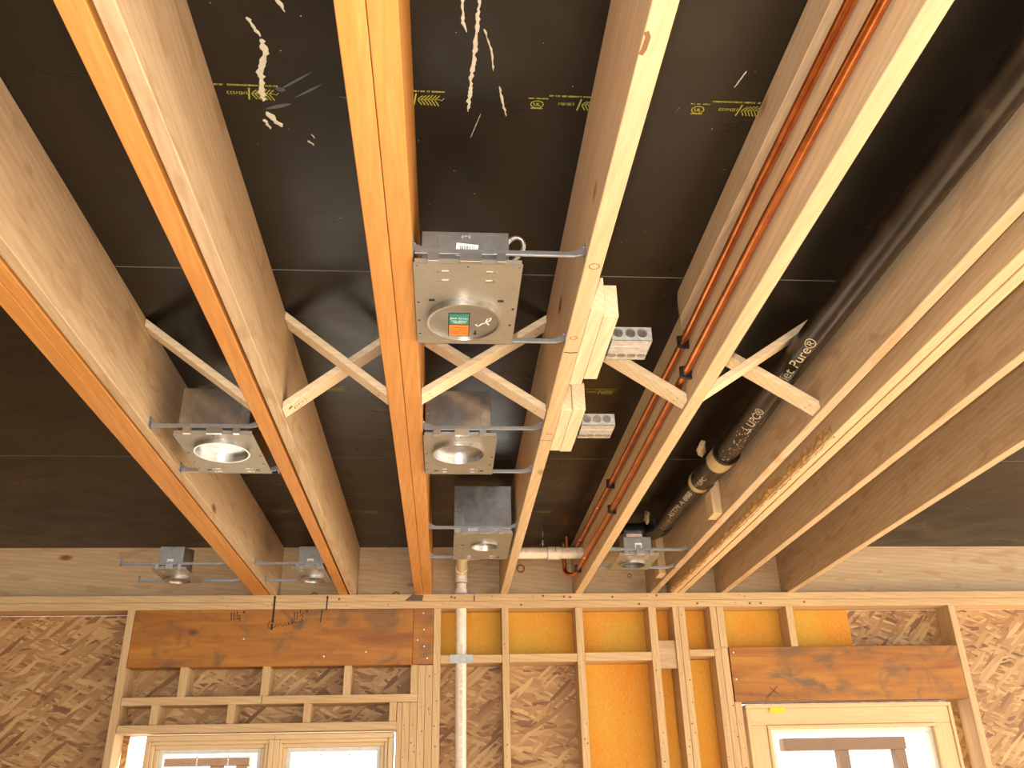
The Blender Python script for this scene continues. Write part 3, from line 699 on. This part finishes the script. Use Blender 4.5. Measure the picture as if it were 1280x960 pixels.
MB().prism([(33.0, 45.0), (36.0, 45.05), (35.9, 45.9), (33.05, 45.85)], 157.0, 157.06, 'y').build('pink_label', plain('pink_label', (.75, .55, .55), .6), c4)
c5 = downlight('small covered downlight above the left header near the far wall', -29.0, -22.85, 164.8, 175.6, -25.7, 171.3, 2.3, -35.75, -22.75, (-27.9, -23.2, 165.2, 169.5, 45.9), cover=True, collar=.55, dark=True)
cov5 = [c for c in c5.children if c.name.startswith('cover_disc')][0]
MB().box(-26.6, -25.4, 169.9, 171.6, 41.5-.55+.07, 41.5-.55+.10).build('green_sticker', M['teal'], cov5)
downlight('open empty downlight between the two left orange joists', -33.0, -23.6, 99.9, 113.4, -28.15, 104.5, 3.3, -35.75, -22.75, (-32.6, -24.2, 100.2, 112.8, 47.8), collar=.55, boxmat='spangle', shiny=True, barcode=False)
downlight('downlight beyond the leftmost orange joist with its bars reaching it', -54.5, -48.0, 164.8, 175.6, -51.2, 171.3, 2.3, -60, -40.5, (-53.4, -49, 165.2, 169.5, 45.9), cover=True, collar=.55, dark=True)

# ------------------------------------------------------------------ blocks and junction boxes on the joist
def block(x0, x1, y0, y1, label):
    tag(MB().box(x0, x1, y0, y1, ZJ+.02, 45.5).build('wood_block', M['paley'], None, .06), label, 'block', 'blocks nailed to the joist')
block(13.08, 14.45, 70.0, 86.2, 'upper inner block nailed against the pale joist'); block(14.48, 15.95, 71.3, 84.8, 'upper outer block carrying a metal box')
block(13.08, 14.35, 93.0, 105.8, 'lower inner block nailed against the pale joist'); block(14.38, 15.9, 92.8, 106.1, 'lower outer block carrying a metal box')
def jbox(y0, label):
    x0, x1, y1, z0, z1 = 16.45, 20.7, y0+4.2, 43.0, 44.6
    o = thing('junction_box', ((x0+x1)/2, y0+2, z0), label, 'electrical box', 'square metal boxes on the joist')
    b = MB(); t_ = .08
    b.box(x0, x1, y0, y1, z0, z0+t_); b.box(x0, x1, y0, y0+t_, z0, z1); b.box(x0, x1, y1-t_, y1, z0, z1); b.box(x1-t_, x1, y0, y1, z0, z1); b.box(x0, x0+t_, y0, y1, z0, z1)
    b.build('body', M['jbox'], o, .02)
    for i, x in enumerate((17.15, 18.45, 19.65)):
        MB().disc((x, 43.85), .48, y0-.04, y0, 20, 'y').build('knockout', M['galv'], o, .0)
        MB().ring((x, y0, 43.85), 'y', .44, .52, -.06, 0, 20).build('knockout_rim', M['boxgrey'], o)
    for i, x in enumerate((16.95, 18.0, 19.1, 20.15)):
        MB().disc((x, y1-1.0), .42, z0-.03, z0, 20).build('knockout', M['galv'], o)
        MB().ring((x, y1-1.0, z0), 'z', .38, .46, -.05, 0, 20).build('knockout_rim', M['boxgrey'], o)
    MB().box(x0, x1-.1, y0+1.4, y0+1.5, z0-.03, z0).build('seam_rib', M['spun'], o)
    MB().prism([(y0-.1, 42.6), (y1+.3, 42.3), (y1+.3, 43.9), (y0-.1, 44.8)], 15.98, 16.08, 'x').build('mounting_bracket', M['zinc'], o)
    b = MB(); b.box(16.06, 16.5, y0+.2, y0+.5, 43.2, 44.4); b.box(16.06, 16.5, y1-.6, y1-.3, 43.2, 44.4); b.build('bracket_tab', M['zinc'], o)
    for x, y in ((17.4, y0+.5), (20.2, y0+.6)): MB().disc((x, y), .1, z0-.05, z0, 8).build('screw', M['nail'], o)
    return o
jbox(77.8, 'upper square metal box with knockouts beside the brace'); jbox(99.7, 'lower square metal box with knockouts')
def nailset(p, pts, name='bent_nail', n=1):
    b = MB(); b.tube(pts, .06, 6); return b
# ------------------------------------------------------------------ copper pipes and clips
XP = 26.85
def zline(pts, y):
    for (a, za), (c, zc) in zip(pts[:-1], pts[1:]):
        if a <= y <= c: return za+(zc-za)*(y-a)/(c-a)
    return pts[-1][1] if y > pts[-1][0] else pts[0][1]
l1 = [(YN, 49.05), (60, 49.0), (88, 48.35), (137, 48.6), (177, 49.4)]
l2 = [(YN, 45.4), (60, 45.2), (88, 44.6), (137, 44.3), (179.5, 44.7)]
def smooth_path(p, k=6):
    p = [Vector(q) for q in p]; out = []
    for i in range(len(p)-1):
        a, b, c, d_ = p[max(0, i-1)], p[i], p[i+1], p[min(len(p)-1, i+2)]
        for j in range(k):
            t_ = j/k; out.append(.5*((2*b)+(c-a)*t_+(2*a-5*b+4*c-d_)*t_*t_+(3*b-a-3*c+d_)*t_**3))
    return out+[p[-1]]
o = thing('copper_pipe', (XP, 60, 48.4), 'upper copper pipe along the joist face', 'pipe', 'copper pipes')
MB().tube([(XP, y, z) for y, z in l1], .44, 16).build('tube', M['copper'], o, smooth=True)
MB().tube(smooth_path([(XP, 176.5, 49.4), (XP, 178.3, 49.5), (26.4, 179.8, 49.6), (25.4, 181.0, 49.6), (23.2, 184.0, 49.5), (20.0, 187.0, 49.4)]), .44, 14).build('bend', M['copper'], o, smooth=True)
for y in (150, 172): MB().tube([(XP, y-.1, zline(l1, y)), (XP, y+1.3, zline(l1, y+1.3))], .53, 16).build('coupling', M['copper'], o, smooth=True)
b = MB(); b.tube([(20.6, 186.4, 49.4), (20.6, 186.4, 53.0)], .44, 14); b.tube([(25.2, 181.4, 49.5), (25.2, 181.4, 52.4)], .40, 14); b.build('riser', M['copper'], o, smooth=True)
MB().disc((20.6, 186.4), .58, 51.9, 52.9, 14).build('riser_cap', M['galv'], o)
o = thing('copper_pipe', (XP, 60, 44.4), 'lower copper pipe along the joist face, bending up by the white pipe', 'pipe', 'copper pipes')
MB().tube([(XP, y, z) for y, z in l2], .44, 16).build('tube', M['copper'], o, smooth=True)
MB().tube(smooth_path([(XP, 179.2, 44.7), (26.6, 181.6, 44.6), (25.8, 183.2, 44.7), (25.0, 184.2, 45.6), (24.9, 184.5, 47.0), (24.9, 184.5, 51.8)]), .44, 14).build('bend', M['copper'], o, smooth=True)
b = MB()
for p_, q in (((24.9, 184.5, 46.6), (24.9, 184.5, 47.6)), ((XP, 168, 44.58), (XP, 169.3, 44.6))): b.tube([p_, q], .53, 16)
b.build('coupling', M['copper'], o, smooth=True)
def clip(y, z, label):
    o = thing('pipe_clip', (27.45, y, z-.8), label, 'clip', 'black plastic pipe clips')
    MB().prism([(26.15, z-.72), (27.48, z-.85), (27.48, z+.85), (26.15, z+.72)], y-.18, y+.18, 'y').build('base_plate', M['blackplastic'], o, .05)
    MB().ring((XP, y, z), 'y', .44, .62, -.42, .42, 20).build('clamp_ring', M['blackplastic'], o)
for i, y in enumerate((87.6, 137.0)):
    clip(y, zline(l1, y), ('black clip on the upper copper pipe near the brace', 'black clip on the upper copper pipe farther along')[i])
    clip(y+.4, zline(l2, y), ('black clip on the lower copper pipe near the brace', 'black clip on the lower copper pipe farther along')[i])
clip(178.0, 44.7, 'farthest black clip on the lower copper pipe by the bend')
# ------------------------------------------------------------------ white drain pipe
YPV = 190.0; R2 = 1.15; YH = 175.0; ZH = 47.15
o = thing('white_drain_pipe', (3.1, YPV, -60), 'white plastic drain pipe rising in the wall and turning right through the joists', 'pipe')
MB().tube([(3.15, YPV, -62), (3.05, YPV, 45.2)], R2, 24).build('riser', M['pvc'], o, smooth=True)
MB().tube(smooth_path([(3.05, YPV, 44.6), (3.05, YPV, 45.4), (3.05, YPV-.15, 46.2), (3.05, YPV-.9, 47.0), (3.05, YPV-2, ZH), (3.05, YPV-3.2, ZH)], 5), R2+.17, 24).build('elbow', M['pvc'], o, smooth=True)
MB().ring((3.05, YPV, 42.03), 'z', R2+.1, R2+.95, 0, .12, 24).build('primer_smear', M['purple'], o)
MB().ring((3.05, YPV, 44.5), 'z', R2, R2+.19, -.1, .1, 24).build('primer_ring', M['purple'], o)
MB().ring((3.05, YPV, 42.1), 'z', R2-.02, R2+.2, 0, 1.1, 24).build('coupling', M['pvc'], o, smooth=True)
MB().tube([(3.05, YPV-3, ZH), (3.05, YH+2, ZH)], R2, 24).build('branch', M['pvcc'], o, smooth=True)
MB().tube(smooth_path([(3.05, YH+3.6, ZH), (3.05, YH+2.2, ZH), (3.25, YH+1, ZH), (4.0, YH+.2, ZH), (5.1, YH, ZH), (6.4, YH, ZH)], 5), R2+.17, 24).build('elbow', M['pvcc'], o, smooth=True)
MB().tube([(5.5, YH, ZH), (28.6, YH, ZH)], R2, 24).build('run', M['pvc'], o, smooth=True)
MB().tube([(20.3, YH, ZH), (22.8, YH, ZH)], R2+.16, 24).build('coupling', M['pvc'], o, smooth=True)
MB().tube([(20.15, YH, ZH), (20.32, YH, ZH)], R2+.1, 24).build('primer_ring', M['purple'], o, smooth=True)
MB().box(21.75, 21.87, YH-R2-.19, YH-R2-.17, ZH-.1, ZH+.9).build('pen_tick', M['ink'], o)
for x0, x1, sd_ in ((14.2, 19.9, 1), (23.0, 27.2, 2)):
    b = MB(); glyphs(b, x0, x1, .5, (0, YH-R2-.02, ZH-.2), UX, WV, .10, sd_); b.build('red_print', M['redink'], o)['kind'] = 'stuff'
b = MB(); glyphs(b, 0, 24, .42, (2.9, YPV-R2-.03, 31.5), (0, 0, -1), UX, .09, 3); b.build('red_print', M['redink'], o)['kind'] = 'stuff'
# ------------------------------------------------------------------ black iron pipe
XI = 41.55
li = [(YN, 48.2), (94, 48.3), (107, 47.9), (122, 47.8), (135, 48.5), (163, 49.6)]
RI = 1.62
o = thing('black_iron_pipe', (XI, 90, 46), 'black iron drain pipe with cream stencilled lettering under the deck', 'pipe')
MB().tube([(XI, y, zline(li, y)) for y in (YN, 94, 107, 121.5)], RI, 28).build('barrel', M['iron'], o, smooth=True)
MB().tube([(XI, 121, zline(li, 121)), (XI, 122.4, zline(li, 122.4)), (XI, 124.8, zline(li, 124.8))], [RI+.35, RI+.35, RI+.3], 28).build('hub_band', plain('cream_band', (.50, .38, .20), .6), o, smooth=True)
MB().tube([(XI, 120.3, zline(li, 120.3)), (XI, 121, zline(li, 121))], RI+.42, 28).build('hub_lip', M['iron'], o, smooth=True)
MB().tube([(XI, 124.7, zline(li, 124.7)), (XI, 134.6, zline(li, 134.6))], RI+.22, 28).build('hub', M['iron'], o, smooth=True)
MB().tube([(XI, 134.5, zline(li, 134.5)), (XI, 136, zline(li, 136))], RI+.26, 28).build('hub_band', bpy.data.materials['cream_band'], o, smooth=True)
MB().tube([(XI, 135.5, zline(li, 135.5)), (XI, 163, 49.6)], RI, 28).build('barrel', M['iron'], o, smooth=True)
MB().tube(smooth_path([(XI, 162, 49.6), (XI, 165.5, 49.7), (40.6, 168.4, 49.8), (38.6, 169.6, 49.9), (35, 169.8, 50)]), RI+.2, 24).build('elbow', M['blackplastic'], o, smooth=True)
def wrapI(y_start, rad, ang0):
    def f(a, b_):
        y = y_start-a; th = ang0+b_/rad          # text runs towards the camera's right, upwards on the pipe side
        return (XI-rad*math.cos(th), y, zline(li, y)+rad*math.sin(th))
    return f
# lettering faces down-left towards the viewer
def pipetext(s_, size, y0, ext, ang, rad):
    th0 = math.radians(ang)
    def f(a, b_):
        y = y0-a; th = th0-(b_/rad)
        return (XI-rad*math.cos(th), y, zline(li, y)-rad*math.sin(th))
    text(s_, size, (0, 0, 0), UX, UY, M['stencil'], o, 'stencil_lettering', wrap=f, extent=ext)['kind'] = 'stuff'
pipetext('Quiet Pure\u00ae', 1.7, 97.5, 13.5, 78, RI+.045)
pipetext('\u25b3 UPC\u00ae', 1.6, 110.0, 7.5, 78, RI+.045)
pipetext('ASTM A 888', 1.25, 153.5, 15.5, 62, RI+.045)
pipetext('UPC', 1.1, 132.6, 3.6, 62, RI+.27)
pipetext('2005 NO HUB', 1.1, 162.3, 7.0, 62, RI+.045) if False else None
b = MB(); r = random.Random(9)
for k in range(170):
    y = r.choice((r.uniform(108, 121), r.uniform(154, 162), r.uniform(104, 121))); th = math.radians(r.gauss(75, 22)); rad = RI+.05
    q = Vector((XI-rad*math.cos(th), y, zline(li, y)-rad*math.sin(th))); s_ = r.uniform(.03, .12)
    tt = Vector((math.sin(th), 0, -math.cos(th))); b.add([q-tt*s_, q+Vector((0, s_*1.6, 0)), q+tt*s_, q-Vector((0, s_*1.6, 0))], [(0, 1, 2, 3)])
b.build('print_flecks', M['stencil'], o)['kind'] = 'stuff'
# ragged chips of wood wedged above the pipe
for k, (y, x, z, lab) in enumerate(((127.5, 40.0, 51.2, 'torn wood scrap wedged above the black pipe hub'), (166.0, 39.3, 51.9, 'torn wood scrap above the far end of the black pipe'))):
    bm = bmesh.new(); bmesh.ops.create_icosphere(bm, subdivisions=2, radius=1); r = random.Random(k)
    vs = [(x+v.co.x*.6*r.uniform(.3, 1.4), y+v.co.y*1.7*r.uniform(.3, 1.4), z+v.co.z*1.35*r.uniform(.4, 1.3)) for v in bm.verts]; fs = [tuple(v.index for v in f.verts) for f in bm.faces]; bm.free()
    tag(MB().add(vs, fs).build('wood_scrap', M['piney']), lab, 'wood scrap')
# cleats on the joist beside the iron pipe
tag(MB().prism([(42.4, 42.3), (43.93, 42.3), (43.93, 52.9), (43.52, 52.9), (43.52, 48.4), (43.05, 47.0), (42.4, 46.4)], 133.2, 136.7, 'y').build('wood_cleat', M['pinez'], None, .05), 'nearer upright cleat on the joist beside the black pipe', 'cleat', 'upright cleats on the joist')
tag(MB().box(42.4, 43.93, 173.1, 176.5, 42.3, 52.9).build('wood_cleat', M['pinez'], None, .05), 'farther upright cleat on the joist by the far wall', 'cleat', 'upright cleats on the joist')
for ob in bpy.data.objects:
    if '_o' in ob: del ob['_o']
